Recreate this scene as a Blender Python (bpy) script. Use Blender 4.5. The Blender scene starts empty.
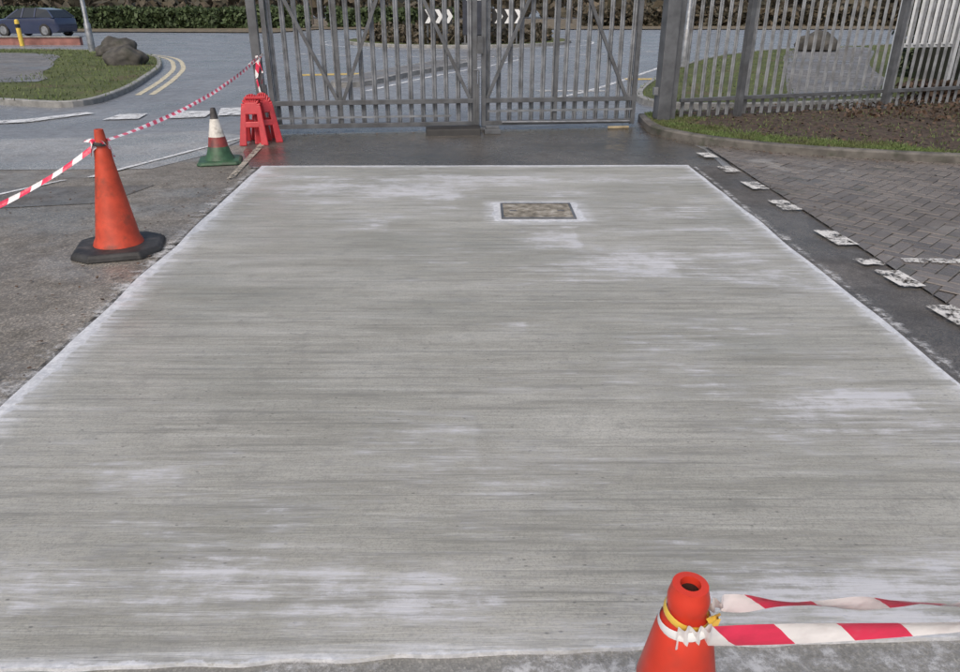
import bpy, bmesh, math, random
import numpy as np
from mathutils import Vector, Matrix, noise as mn
random.seed(7); rng=np.random.default_rng(7)
R=math.radians
scene=bpy.context.scene
COL=scene.collection

# ------------------------------------------------------------ node helpers
class T:
    def __init__(s,name):
        s.m=bpy.data.materials.new(name); s.m.use_nodes=True
        s.t=s.m.node_tree; s.t.nodes.clear()
        s.out=s.n('ShaderNodeOutputMaterial'); s.b=s.n('ShaderNodeBsdfPrincipled')
        s.l(s.b.outputs[0],s.out.inputs[0]); s.tc=s.n('ShaderNodeTexCoord')
        s.obj=s.tc.outputs['Object']
    def n(s,ty,**k):
        nd=s.t.nodes.new(ty)
        for a,b in k.items(): setattr(nd,a,b)
        return nd
    def l(s,a,b): s.t.links.new(a,b)
    def put(s,sock,v):
        if hasattr(v,'is_output'): s.l(v,sock)
        elif isinstance(v,tuple) and len(v)==3 and sock.type=='RGBA': sock.default_value=(*v,1)
        else: sock.default_value=v
    def noise(s,scale,detail=4,rough=.55,map=(1,1,1),loc=(0,0,0),rot=0,dist=0):
        mp=s.n('ShaderNodeMapping'); mp.inputs['Scale'].default_value=map; mp.inputs['Location'].default_value=loc
        mp.inputs['Rotation'].default_value=(0,0,rot)
        s.l(s.obj,mp.inputs[0]); nz=s.n('ShaderNodeTexNoise')
        nz.inputs['Scale'].default_value=scale; nz.inputs['Detail'].default_value=detail; nz.inputs['Roughness'].default_value=rough
        nz.inputs['Distortion'].default_value=dist
        s.l(mp.outputs[0],nz.inputs['Vector']); return nz.outputs['Fac']
    def vor(s,scale,feature='F1',map=(1,1,1)):
        mp=s.n('ShaderNodeMapping'); mp.inputs['Scale'].default_value=map; s.l(s.obj,mp.inputs[0])
        v=s.n('ShaderNodeTexVoronoi',feature=feature); v.inputs['Scale'].default_value=scale
        s.l(mp.outputs[0],v.inputs['Vector']); return v
    def rng(s,f,a,b,c=0.,d=1.,smooth=True):
        r=s.n('ShaderNodeMapRange'); r.interpolation_type='SMOOTHSTEP' if smooth else 'LINEAR'
        s.put(r.inputs[0],f)
        for i,v in enumerate((a,b,c,d)): s.put(r.inputs[i+1],v)
        return r.outputs[0]
    def math(s,op,a,b=0.,clamp=False):
        m=s.n('ShaderNodeMath',operation=op); m.use_clamp=clamp; s.put(m.inputs[0],a); s.put(m.inputs[1],b); return m.outputs[0]
    def wsum(s,*pairs):
        o=None
        for v,k in pairs:
            x=s.math('MULTIPLY',v,k); o=x if o is None else s.math('ADD',o,x)
        return o
    def mix(s,f,a,b,blend='MIX'):
        m=s.n('ShaderNodeMix',data_type='RGBA',blend_type=blend); s.put(m.inputs[0],f); s.put(m.inputs[6],a); s.put(m.inputs[7],b); return m.outputs[2]
    def ramp(s,f,st):
        r=s.n('ShaderNodeValToRGB'); e=r.color_ramp.elements
        while len(e)<len(st): e.new(.5)
        for i,(p,c) in enumerate(st): e[i].position=p; e[i].color=(*c,1)
        s.l(f,r.inputs[0]); return r.outputs[0]
    def attr(s,name):
        a=s.n('ShaderNodeAttribute'); a.attribute_name=name; return a
    def bump(s,h,strength=.3,dist=.01,prev=None):
        b=s.n('ShaderNodeBump'); b.inputs['Strength'].default_value=strength; b.inputs['Distance'].default_value=dist
        s.put(b.inputs['Height'],h)
        if prev: s.l(prev,b.inputs['Normal'])
        return b.outputs[0]
    def fin(s,col=None,rough=None,normal=None,metal=None,spec=None):
        if col is not None: s.put(s.b.inputs['Base Color'],col)
        if rough is not None: s.put(s.b.inputs['Roughness'],rough)
        if normal is not None: s.l(normal,s.b.inputs['Normal'])
        if metal is not None: s.put(s.b.inputs['Metallic'],metal)
        if spec is not None: s.put(s.b.inputs['Specular IOR Level'],spec)
        return s.m
    def alpha(s,a): s.put(s.b.inputs['Alpha'],a); return s.m

def simple(name,col,rough=.5,metal=0,var=.25,scale=8,dirt=None,dirtamt=.5,bump=.1):
    t=T(name); f=t.noise(scale,4,.6)
    c=t.mix(t.rng(f,.3,.7),tuple(x*(1-var) for x in col),tuple(min(1,x*(1+var)) for x in col))
    if dirt:
        g=t.noise(scale*.6,4,.7,loc=(3,1,5)); c=t.mix(t.rng(g,.5,.72,0,dirtamt),c,dirt)
    return t.fin(c,rough,t.bump(f,bump,.005) if bump>.12 else None,metal)

# ------------------------------------------------------------ mesh helpers
def mk(name,verts,faces,mat=None,parent=None,smooth=False,mats=None,mi=None):
    me=bpy.data.meshes.new(name); me.from_pydata([tuple(v) for v in verts],[],faces); me.update()
    o=bpy.data.objects.new(name,me); COL.objects.link(o)
    for m in (mats or ([mat] if mat else [])): me.materials.append(m)
    if mi is not None: me.polygons.foreach_set('material_index',mi)
    if smooth: me.polygons.foreach_set('use_smooth',[True]*len(me.polygons))
    if parent: o.parent=parent
    return o
def empty(name,loc=(0,0,0),rot=0):
    e=bpy.data.objects.new(name,None); e.location=loc; e.rotation_euler=(0,0,rot); e.empty_display_size=.1; COL.objects.link(e); return e
def sheet(name,pts,z,mat):
    return mk(name,[(x,y,z) for x,y in pts],[list(range(len(pts)))],mat)
class MB:
    """mesh accumulator"""
    def __init__(s): s.v=[]; s.f=[]; s.mi=[]
    def add(s,v,f,mi=0):
        o=len(s.v); s.v+=[tuple(p) for p in v]; s.f+=[[i+o for i in q] for q in f]; s.mi+=[mi]*len(f)
    def box(s,x0,x1,y0,y1,z0,z1,mi=0,M=None,bev=0):
        v=[Vector((x,y,z)) for z in (z0,z1) for x,y in ((x0,y0),(x1,y0),(x1,y1),(x0,y1))]
        if M is not None: v=[M@p for p in v]
        s.add(v,[(3,2,1,0),(4,5,6,7),(0,1,5,4),(1,2,6,5),(2,3,7,6),(3,0,4,7)],mi)
    def bar(s,a,b,w,d,mi=0):
        a=Vector(a);b=Vector(b); z=(b-a); L=z.length; z.normalize()
        ref=Vector((0,1,0)) if abs(z.y)<.9 else Vector((0,0,1))
        x=z.cross(ref).normalized(); y=z.cross(x).normalized()
        M=Matrix((x,y,z)).transposed().to_4x4(); M.translation=a
        s.box(-w/2,w/2,-d/2,d/2,0,L,mi,M)
    def rev(s,prof,n=32,c=(0,0,0),mi=0,mif=None,cap=True,tilt=None):
        o=[];f=[];ms=[]
        for r,z in prof:
            for k in range(n):
                a=2*math.pi*k/n; p=Vector((r*math.cos(a),r*math.sin(a),z))
                if tilt is not None: p=tilt@p
                o.append(p+Vector(c))
        for i in range(len(prof)-1):
            for k in range(n):
                f.append((i*n+k,i*n+(k+1)%n,(i+1)*n+(k+1)%n,(i+1)*n+k)); ms.append(mif[i] if mif else mi)
        b=len(s.v); s.v+=[tuple(p) for p in o]; s.f+=[[i+b for i in q] for q in f]; s.mi+=ms
        if cap:
            s.f.append([b+(len(prof)-1)*n+k for k in range(n)]); s.mi.append(ms[-1])
            s.f.append([b+k for k in range(n)][::-1]); s.mi.append(ms[0])
    def tube(s,pts,r,n=8,mi=0):
        pts=[Vector(p) for p in pts]
        for a,b in zip(pts,pts[1:]):
            z=(b-a).normalized(); q=z.to_track_quat('Z','Y').to_matrix().to_4x4(); q.translation=a
            L=(b-a).length
            v=[q@Vector((r*math.cos(2*math.pi*k/n),r*math.sin(2*math.pi*k/n),h)) for h in (0,L) for k in range(n)]
            s.add(v,[(k,(k+1)%n,n+(k+1)%n,n+k) for k in range(n)]+[list(range(n))[::-1],list(range(n,2*n))],mi)
    def obj(s,name,mats,parent=None,smooth=False,bevel=0):
        if not isinstance(mats,(list,tuple)): mats=[mats]
        o=mk(name,s.v,s.f,mats=mats,mi=s.mi,parent=parent,smooth=smooth)
        if bevel:
            b=o.modifiers.new('b','BEVEL'); b.width=bevel; b.segments=2; b.limit_method='ANGLE'
        if smooth:
            bm=bmesh.new(); bm.from_mesh(o.data)
            for e in bm.edges:
                if len(e.link_faces)==2 and e.calc_face_angle(0)>R(38): e.smooth=False
            bm.to_mesh(o.data); bm.free()
        return o

def kerb(name,pts,mat,w=.125,h=.1,closed=False,side=1):
    P=[Vector((x,y,0)) for x,y in pts]; n=len(P); prof=[(0,-.02),(0,h-.02),(.02,h),(w,h),(w,-.02)]
    if w<0: prof=[(0,-.02),(0,h-.02),(-.02,h),(w,h),(w,-.02)]
    V=[];Fc=[]
    for i,p in enumerate(P):
        if closed: d=(P[(i+1)%n]-P[i-1])
        else: d=P[min(i+1,n-1)]-P[max(i-1,0)]
        d.normalize(); nn=Vector((-d.y,d.x,0))*side
        for a,z in prof: V.append(p+nn*a+Vector((0,0,z)))
    m=len(prof)
    for i in range(n if closed else n-1):
        j=(i+1)%n
        for k in range(m-1): Fc.append((i*m+k,j*m+k,j*m+k+1,i*m+k+1))
    return mk(name,V,Fc,mat)
def smoothpts(pts,k=6,closed=False):
    P=[Vector((x,y)) for x,y in pts]; n=len(P); out=[]
    rngi=range(n if closed else n-1)
    for i in rngi:
        p0=P[(i-1)%n] if closed or i>0 else P[0]; p1=P[i]; p2=P[(i+1)%n]; p3=P[(i+2)%n] if closed or i+2<n else P[-1]
        for s in range(k):
            t=s/k; q=.5*((2*p1)+(p2-p0)*t+(2*p0-5*p1+4*p2-p3)*t*t+(-p0+3*p1-3*p2+p3)*t**3); out.append((q.x,q.y))
    if not closed: out.append(tuple(P[-1]))
    return out
def quads_cloud(name,C,size,mat,parent=None,flat=0.0,aspect=.6):
    n=len(C); d=rng.normal(size=(n,3)); d[:,2]+=flat*np.sign(d[:,2]+1e-6)*3; d/=np.linalg.norm(d,axis=1)[:,None]
    r=rng.normal(size=(n,3)); u=np.cross(d,r); u/=np.linalg.norm(u,axis=1)[:,None]; w=np.cross(d,u)
    s=(size*rng.uniform(.6,1.4,n))[:,None]
    V=np.stack([C-u*s,C-w*s*aspect*.9,C+u*s,C+w*s*aspect],1).reshape(-1,3)
    F=np.arange(4*n).reshape(n,4)
    me=bpy.data.meshes.new(name); me.from_pydata(V.tolist(),[],F.tolist()); me.update()
    a=me.attributes.new('rnd','FLOAT','FACE'); a.data.foreach_set('value',rng.random(n))
    me.materials.append(mat); o=bpy.data.objects.new(name,me); COL.objects.link(o)
    if parent: o.parent=parent
    return o
def leafmat(name,a,b,c=None,scale=1.5):
    t=T(name); r=t.attr('rnd').outputs['Fac']; col=t.mix(r,a,b)
    f=t.noise(scale,2); col=t.mix(t.rng(f,.4,.65,0,.6),col,c or tuple(x*.45 for x in a))
    return t.fin(col,.6,spec=.3)

# ------------------------------------------------------------ materials
def tarmac(name,lo,hi,rough=(.35,.75),agg=180,wet=.5,stain=(.03,.03,.03),spec=.5,patch=.45,aggmix=.6):
    t=T(name)
    f=t.noise(.7,4,.6); g=t.noise(5,4,.65,loc=(4,2,0)); a=t.vor(agg)
    c=t.mix(t.rng(f,.3,.7),lo,hi)
    c=t.mix(t.rng(g,.4,.75,0,patch),c,stain)
    bc=t.n('ShaderNodeRGBToBW'); t.l(a.outputs['Color'],bc.inputs[0])
    c=t.mix(aggmix,c,t.ramp(bc.outputs[0],[(.15,(.4,.4,.4)),(.6,(1,1,1)),(.85,(2.1,2.05,1.95))]),'MULTIPLY')
    k=t.noise(45,2,.8,loc=(1,8,0)); c=t.mix(t.rng(k,.3,.7,0,.35),c,tuple(x*.55 for x in lo))
    w=t.noise(.5,3,.6,map=(1,1.6,1),loc=(9,5,0))
    ro=t.rng(w,.5-.15*wet,.72-.1*wet,rough[1],rough[0])
    ro=t.math('ADD',ro,t.rng(g,.3,.7,-.12,.12),True)
    return t.fin(c,ro,t.bump(a.outputs['Distance'],.35,.004),spec=spec)
m_ground=tarmac('wet_asphalt_road',(.20,.208,.22),(.28,.29,.305),(.18,.42),spec=.6,stain=(.11,.115,.125))
m_apron=tarmac('wet_dark_asphalt',(.074,.069,.061),(.14,.128,.113),(.05,.38),wet=1,spec=.7)
m_fore=tarmac('worn_grey_asphalt',(.165,.153,.133),(.28,.262,.235),(.25,.7),agg=110,stain=(.10,.092,.078),patch=.75)
m_near=tarmac('grey_asphalt',(.19,.19,.178),(.29,.288,.272),(.35,.75),agg=150,stain=(.13,.13,.12),aggmix=.3,patch=.6)
m_strip=tarmac('dark_asphalt_strip',(.075,.070,.062),(.15,.138,.125),(.22,.6))
m_lconc=tarmac('pale_old_concrete',(.25,.255,.258),(.38,.385,.385),(.12,.45),agg=90,stain=(.17,.17,.17))
m_path=tarmac('footpath_asphalt',(.16,.16,.16),(.22,.22,.22),(.4,.8))

def slab_mat():
    t=T('brushed_new_concrete')
    big=t.noise(.75,3,.6,map=(.8,1.5,1)); mid=t.noise(1.6,5,.7,map=(.6,3.6,1),loc=(2,0,0))
    st=t.noise(1,5,.7,map=(1.1,26,1),rot=R(.6)); fine=t.noise(1,3,.85,map=(9,190,1),rot=R(.8))
    grain=t.noise(120,2,.8); mot=t.noise(8,4,.78)
    c=t.ramp(big,[(.34,(.315,.315,.275)),(.5,(.405,.40,.357)),(.66,(.49,.485,.44))])
    c=t.mix(t.rng(mid,.42,.64,0,.5),c,(.235,.235,.207))
    c=t.mix(t.rng(st,.50,.66,0,.48),c,(.175,.175,.158))
    c=t.mix(t.rng(st,.46,.34,0,.42),c,(.57,.57,.535))
    line=t.noise(1,3,.5,map=(.35,42,1),loc=(0,3.3,0),rot=R(.5))
    c=t.mix(t.rng(line,.62,.67,0,.42),c,(.16,.16,.145))
    c=t.mix(t.rng(fine,.38,.66,.0,.34),c,(.17,.17,.155))
    c=t.mix(t.rng(mot,.50,.68,0,.38),c,(.19,.19,.172))
    c=t.mix(t.rng(grain,.4,.72,0,.5),c,(.17,.17,.157))
    pv=t.vor(28,map=(.7,1.2,1)); pz=t.noise(1.6,3,.6,loc=(7,7,0))
    bc=t.n('ShaderNodeRGBToBW'); t.l(pv.outputs['Color'],bc.inputs[0])
    pit=t.rng(pv.outputs['Distance'],.05,.18,1,0); sel=t.rng(t.math('ADD',pz,t.math('MULTIPLY',bc.outputs[0],.4)),.71,.78)
    pit=t.math('MULTIPLY',pit,sel)
    c=t.mix(t.math('MULTIPLY',pit,.65),c,(.095,.095,.088))
    sm=t.noise(1.2,4,.62,map=(.7,2.0,1),loc=(11.3,4.4,0),dist=.3); sm2=t.noise(1,5,.78,map=(2.0,26,1),loc=(1,2,0))
    bias=t.attr('bloom').outputs['Fac']
    w=t.wsum((t.rng(sm,.36,.64,0,1,False),.36),(t.rng(sm2,.36,.64,0,1,False),.36),(t.rng(mot,.36,.64,0,1,False),.18),(t.rng(grain,.3,.7,0,1,False),.10),(bias,4.))
    wf=t.math('ADD',t.rng(w,.56,.86,0,.55),t.rng(w,.35,.75,0,.25))
    c=t.mix(wf,c,(.60,.61,.64))
    e=t.attr('edge').outputs['Fac']; en=t.noise(4,4,.7); en2=t.noise(24,3,.78)
    ee=t.wsum((e,1.),(t.math('SUBTRACT',en,.5),.11),(t.math('SUBTRACT',en2,.5),.06))
    ef=t.math('MAXIMUM',t.rng(ee,.03,.05,.88,0),t.math('MULTIPLY',t.rng(ee,.03,.14,.75,0),t.rng(st,.40,.58,1,.25)))
    c=t.mix(ef,c,t.mix(t.rng(en2,.35,.65),(.50,.52,.55),(.72,.74,.77)))
    hgt=t.wsum((fine,.4),(st,.8),(pit,-.3))
    ro=t.rng(mid,.35,.65,.32,.66)
    return t.fin(c,ro,t.bump(hgt,.6,.006),spec=.5)
m_slab=slab_mat()

def worn_paint(name,col=(.72,.72,.7),wear=.5,dirty=(.25,.24,.22)):
    t=T(name); f=t.noise(9,4,.7); g=t.noise(45,3,.7,loc=(2,2,2))
    c=t.mix(t.rng(f,.35,.7,0,.6),col,dirty)
    m=t.math('ADD',t.math('MULTIPLY',f,.5),t.math('MULTIPLY',g,.5))
    t.fin(c,.55,spec=.4); return t.alpha(t.rng(m,wear-.05,wear+.05,1,0))
m_paint=worn_paint('worn_white_paint',(.66,.65,.62),wear=.525)
m_paint2=worn_paint('faded_road_paint',(.70,.72,.73),wear=.57)
m_yel=worn_paint('worn_yellow_paint',(.65,.45,.08),wear=.60)
def bloom_mat():
    t=T('cement_wash'); f=t.noise(3,5,.72,map=(1,2,1)); g=t.noise(28,4,.75)
    e=t.attr('soft').outputs['Fac']
    t.fin(t.mix(t.rng(g,.3,.7),(.42,.42,.41),(.62,.63,.64)),.7)
    a=t.wsum((t.rng(f,.35,.65,0,1,False),.5),(t.rng(g,.35,.65,0,1,False),.3),(e,.35))
    return t.alpha(t.rng(a,.5,1.0,0,.75))
m_wash=bloom_mat()
m_kerb=simple('weathered_kerb_stone',(.12,.112,.1),.8,scale=5,var=.4,dirt=(.04,.05,.028),dirtamt=.8,bump=.3)
m_kerb2=simple('kerb_concrete',(.26,.26,.25),.7,scale=5,dirt=(.1,.1,.09),bump=.3)
def grass_mat():
    t=T('wet_winter_grass'); f=t.noise(1.2,4,.7); g=t.noise(40,3,.8)
    c=t.mix(t.rng(f,.3,.7),(.09,.11,.045),(.16,.185,.075)); c=t.mix(t.rng(g,.35,.7,0,.7),c,(.05,.06,.025))
    h=t.noise(.9,4,.6,loc=(4,4,0)); c=t.mix(t.rng(h,.54,.68,0,.8),c,(.13,.10,.065))
    return t.fin(c,.8,t.bump(g,.8,.03),spec=.2)
m_grass=grass_mat()
m_soil=simple('bare_soil',(.06,.042,.03),.9,scale=14,var=.5,bump=.9)
m_blade=leafmat('grass_blade',(.08,.12,.04),(.16,.22,.07),(.10,.095,.045),3)
m_litter=leafmat('leaf_litter',(.06,.042,.03),(.14,.09,.06),(.035,.025,.018),2)
m_hedge=leafmat('hedge_leaves',(.06,.09,.04),(.10,.14,.06))
m_conifer=leafmat('conifer_leaves',(.022,.035,.018),(.045,.06,.03))
m_brush=leafmat('shrub_leaves',(.065,.062,.042),(.14,.11,.075))
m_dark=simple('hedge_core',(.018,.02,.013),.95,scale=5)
m_bark=simple('bark',(.1,.085,.07),.9,scale=12,bump=.8)
m_galv=simple('galvanised_steel',(.25,.265,.285),.42,.4,var=.3,scale=6,dirt=(.12,.115,.11),dirtamt=.6)
m_steel=simple('dull_grey_steel',(.13,.137,.147),.45,.3,var=.25,scale=5,dirt=(.06,.055,.05))
m_blackr=simple('black_rubber',(.026,.026,.026),.6,var=.4,scale=12,dirt=(.12,.11,.1),dirtamt=.5,bump=.4)
m_orange=simple('faded_orange_plastic',(.50,.06,.026),.5,var=.2,scale=9,dirt=(.17,.05,.03),dirtamt=.9,bump=.15)
m_redpl=simple('red_orange_plastic',(.62,.045,.022),.38,var=.1,scale=7,dirt=(.3,.05,.035),dirtamt=.6,bump=.15)
m_darkred=simple('stained_red_plastic',(.2,.035,.03),.5,var=.3,scale=14,dirt=(.05,.03,.03),dirtamt=.7)
m_green=simple('green_plastic',(.035,.09,.045),.5,var=.3,scale=14,dirt=(.04,.05,.035),dirtamt=.8)
m_white=simple('dirty_white_sleeve',(.6,.58,.53),.5,var=.15,scale=14,dirt=(.18,.16,.13),dirtamt=.8)
m_tipgrey=simple('grimy_cone_tip',(.06,.055,.055),.6,var=.4,scale=14)
m_redbar=simple('red_barrier_plastic',(.5,.035,.045),.42,var=.15,scale=6,dirt=(.25,.03,.035),dirtamt=.6)
m_wpanel=simple('white_painted_steel',(.66,.69,.72),.45,var=.08,scale=3,dirt=(.4,.42,.42),dirtamt=.4)
m_stone=simple('boulder_stone',(.07,.066,.058),.85,var=.4,scale=4,dirt=(.035,.04,.027),dirtamt=.7,bump=.9)
m_sign=simple('dark_sign_face',(.03,.035,.05),.4)
m_black=simple('black_paint',(.02,.02,.022),.4)
m_wsign=simple('white_sign_face',(.75,.76,.76),.4,var=.05)
m_yb=simple('yellow_plastic',(.7,.5,.08),.5,var=.1)
m_ytape=simple('yellow_tape',(.75,.5,.08),.35,var=.1)
m_brick=simple('pinkish_brick',(.28,.13,.11),.8,scale=3)

# ------------------------------------------------------------ ground sheets
sheet('ground',[(-400,-400),(400,-400),(400,600),(-400,600)],0,m_ground)
sheet('forecourt_asphalt_ground',[(-14,-8),(14,-8),(14,1.3),(2.5,1.5),(2.2,7.9),(2.5,8.9),(2.3,9.9),(-2.9,9.3),(-3.3,9.0),(-5.2,8.1),(-14,7.2)],.004,m_fore)
sheet('pale_concrete_pavement',[(-12,9.2),(-6.2,9.62),(-5.1,9.75),(-3.85,10.3),(-3.05,9.85),(-3.15,8.6),(-3.5,7.75),(-5.0,7.7),(-12,7.3)],.008,m_lconc)
sheet('asphalt_apron_ground',[(-3.0,9.9),(2.35,10.65),(2.33,9.9),(2.64,9.29),(2.7,8.85),(2.62,7.86),(-2.45,7.78),(-2.8,8.7)],.012,m_apron)
sheet('asphalt_strip_ground',[(2.14,1.2),(2.2,7.86),(2.72,7.86),(2.8,8.75),(3.2,8.75),(3.05,7),(3.0,1.2)],.0145,m_strip)
sheet('near_asphalt_ground',[(-7,-2.5),(7,-2.5),(7,1.2),(2.9,1.62),(.45,1.6),(-1.5,1.5),(-3,1.3)],.008,m_near)
sheet('tarmac_patch_ground',[(-6.5,5.6),(-3.3,6.3),(-3.15,7.0),(-6.4,6.7)],.0085,tarmac('old_patch_tarmac',(.12,.112,.10),(.20,.188,.17),(.2,.6),agg=120))

def slab():
    c=[Vector((-1.98,1.33)),Vector((2.19,1.50)),Vector((2.25,7.88)),Vector((-2.34,7.84))]
    nx,ny=120,170; V=[];E=[];B=[]
    hole=(.152,.803,5.69,6.22)
    rects=[(-.75,-.02,2.25,2.75,.05),(.15,.75,4.9,5.55,.05),(-1.5,-.7,5.3,5.7,.05),(-.2,.25,3.4,3.7,.055),(.4,1.3,4.3,4.75,.04),(-1.3,-.55,3.1,3.5,.035),(.9,1.9,2.6,2.9,.05),(-1.2,-.2,6.3,6.7,.04),(-1.7,-1.1,2.1,2.3,.05),(1.0,1.8,6.5,6.9,.04)]
    for j in range(ny+1):
        for i in range(nx+1):
            s=i/nx;r=j/ny
            p=(c[0]*(1-s)+c[1]*s)*(1-r)+(c[3]*(1-s)+c[2]*s)*r
            q=p.copy()
            if i==0: q.x+=.022*mn.noise(Vector((1,p.y*1.5,0)))-.01
            if i==nx: q.x+=.02*mn.noise(Vector((7,p.y*1.5,0)))
            if j==0: q.y+=.025*mn.noise(Vector((p.x*.8,3,0)))+.012*mn.noise(Vector((p.x*7,3,0)))
            if j==ny: q.y+=.02*mn.noise(Vector((p.x*1.3,9,0)))
            V.append((q.x,q.y,.022))
            dl=(p.x-(-1.98-.36*r)); dr=((2.19+.06*r)-p.x); db=p.y-(1.33+.17*s); dt=7.86-p.y
            dx=max(hole[0]-p.x,p.x-hole[1],0); dy=max(hole[2]-p.y,p.y-hole[3],0); dh=math.hypot(dx,dy)
            E.append(min(dl/1.5,dr/.9,db/.7+.03,dt/1.2,max(dh,.0)/1.25))
            b=-.04
            b+=.065*math.exp(-((p.y-1.6)/.22)**2)+.05*math.exp(-((p.x-1.7)/.8)**2-((p.y-2.6)/.5)**2)+.05*math.exp(-((p.x-1.9)/.5)**2-((p.y-5.2)/1.3)**2)
            b+=.04*math.exp(-((p.x-.9)/.9)**2-((p.y-4.6)/.7)**2)+.06*math.exp(-((p.y-6.9)/.9)**2-((p.x+.8)/1.4)**2)+.03*math.exp(-((p.y-7.2)/.6)**2)
            b-=.05*math.exp(-((p.x+.9)/.8)**2-((p.y-3.7)/.9)**2)
            for x0,x1,y0,y1,a in rects:
                if x0<p.x<x1 and y0<p.y<y1: b+=a*min(1,(p.x-x0)/(x1-x0)*1.6)*min(1,(p.y-y0)/.12,(y1-p.y)/.06)
            B.append(b)
    W=nx+1; Fc=[]
    for j in range(ny):
        for i in range(nx): Fc.append((j*W+i,j*W+i+1,(j+1)*W+i+1,(j+1)*W+i))
    n=len(V); ring=[i for i in range(W)]+[j*W+nx for j in range(1,ny+1)]+[ny*W+i for i in range(nx-1,-1,-1)]+[j*W for j in range(ny-1,0,-1)]
    for k in ring: V.append((V[k][0],V[k][1],-.05)); E.append(0); B.append(0)
    m=len(ring)
    for k in range(m): Fc.append((ring[k],n+k,n+(k+1)%m,ring[(k+1)%m]))
    o=mk('concrete_slab',V,Fc,m_slab)
    for nm,d in (('edge',E),('bloom',B)):
        a=o.data.attributes.new(nm,'FLOAT','POINT'); a.data.foreach_set('value',d)
slab()
m_jointd=simple('dark_joint_gap',(.05,.048,.045),.9,scale=9,var=.5,dirt=(.2,.2,.19),dirtamt=.9)  # dark joint line with pale dirt along the slab's left edge
mb=MB()
ys=np.linspace(1.4,7.84,60)
for a,b in zip(ys,ys[1:]):
    xa=-1.98-.36*(a-1.4)/6.44-.03; xb=-1.98-.36*(b-1.4)/6.44-.03
    wa=.010+.012*mn.noise(Vector((0,a*3,0))); wb=.010+.012*mn.noise(Vector((0,b*3,0)))
    mb.add([(xa-wa,a,.0165),(xa+wa,a,.0165),(xb+wb,b,.0165),(xb-wb,b,.0165)],[(0,1,2,3)])
mb.obj('expansion_joint_ground',m_jointd)

def wash(name,pts,z):
    V=[];A=[];Fc=[]
    for i,(x,y,w) in enumerate(pts):
        x2,y2,_=pts[min(i+1,len(pts)-1)]; x1,y1,_=pts[max(i-1,0)]
        d=Vector((x2-x1,y2-y1)).normalized(); n=Vector((-d.y,d.x))
        for k in (-1,0,1): V.append((x+n.x*w*k,y+n.y*w*k,z)); A.append(1 if k==0 else -1.2)
    for i in range(len(pts)-1):
        for k in (0,1): a=i*3+k; Fc.append((a,a+1,a+4,a+3))
    o=mk(name,V,Fc,m_wash); a=o.data.attributes.new('soft','FLOAT','POINT'); a.data.foreach_set('value',A)
wash('cement_residue_ground',[(-2.02,1.3,.14),(-2.08,3,.26),(-2.2,4.5,.24),(-2.3,6,.2),(-2.40,7.8,.14)],.0182)
wash('cement_residue_ground',[(-2.2,1.2,.32),(-1.2,1.24,.4),(-.4,1.3,.34),(.5,1.37,.3),(1.4,1.43,.28),(2.3,1.45,.18)],.0125)
wash('cement_residue_ground',[(2.25,1.5,.10),(2.26,4,.12),(2.27,6,.1),(2.3,7.8,.07)],.0182)

# service cover
r=empty('manhole_cover',(0.477,5.955,.022))
mb=MB(); hx,hy=.303,.243
for a in ((-hx,hx,-hy,-hy+.02),(-hx,hx,hy-.02,hy),(-hx,-hx+.02,-hy+.02,hy-.02),(hx-.02,hx,-hy+.02,hy-.02)): mb.box(a[0],a[1],a[2],a[3],.001,.012)
mb.obj('frame',m_steel,r)
t=T('infill_concrete'); f=t.noise(11,5,.75); g=t.noise(45,3,.8)
c=t.ramp(f,[(.36,(.10,.09,.07)),(.5,(.25,.225,.18)),(.64,(.46,.44,.39))]); c=t.mix(t.rng(g,.45,.7,0,.6),c,(.09,.08,.065))
m_inf=t.fin(c,.8,t.bump(f,.8,.01))
mb=MB(); mb.box(-hx+.02,hx-.02,-hy+.02,hy-.02,.0005,.007); mb.obj('infill',m_inf,r)
mb=MB()
for sx in (-1,1): mb.box(sx*.2-.03,sx*.2+.03,-.012,.012,.007,.0095)
mb.obj('lifting_keys',m_steel,r)

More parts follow.
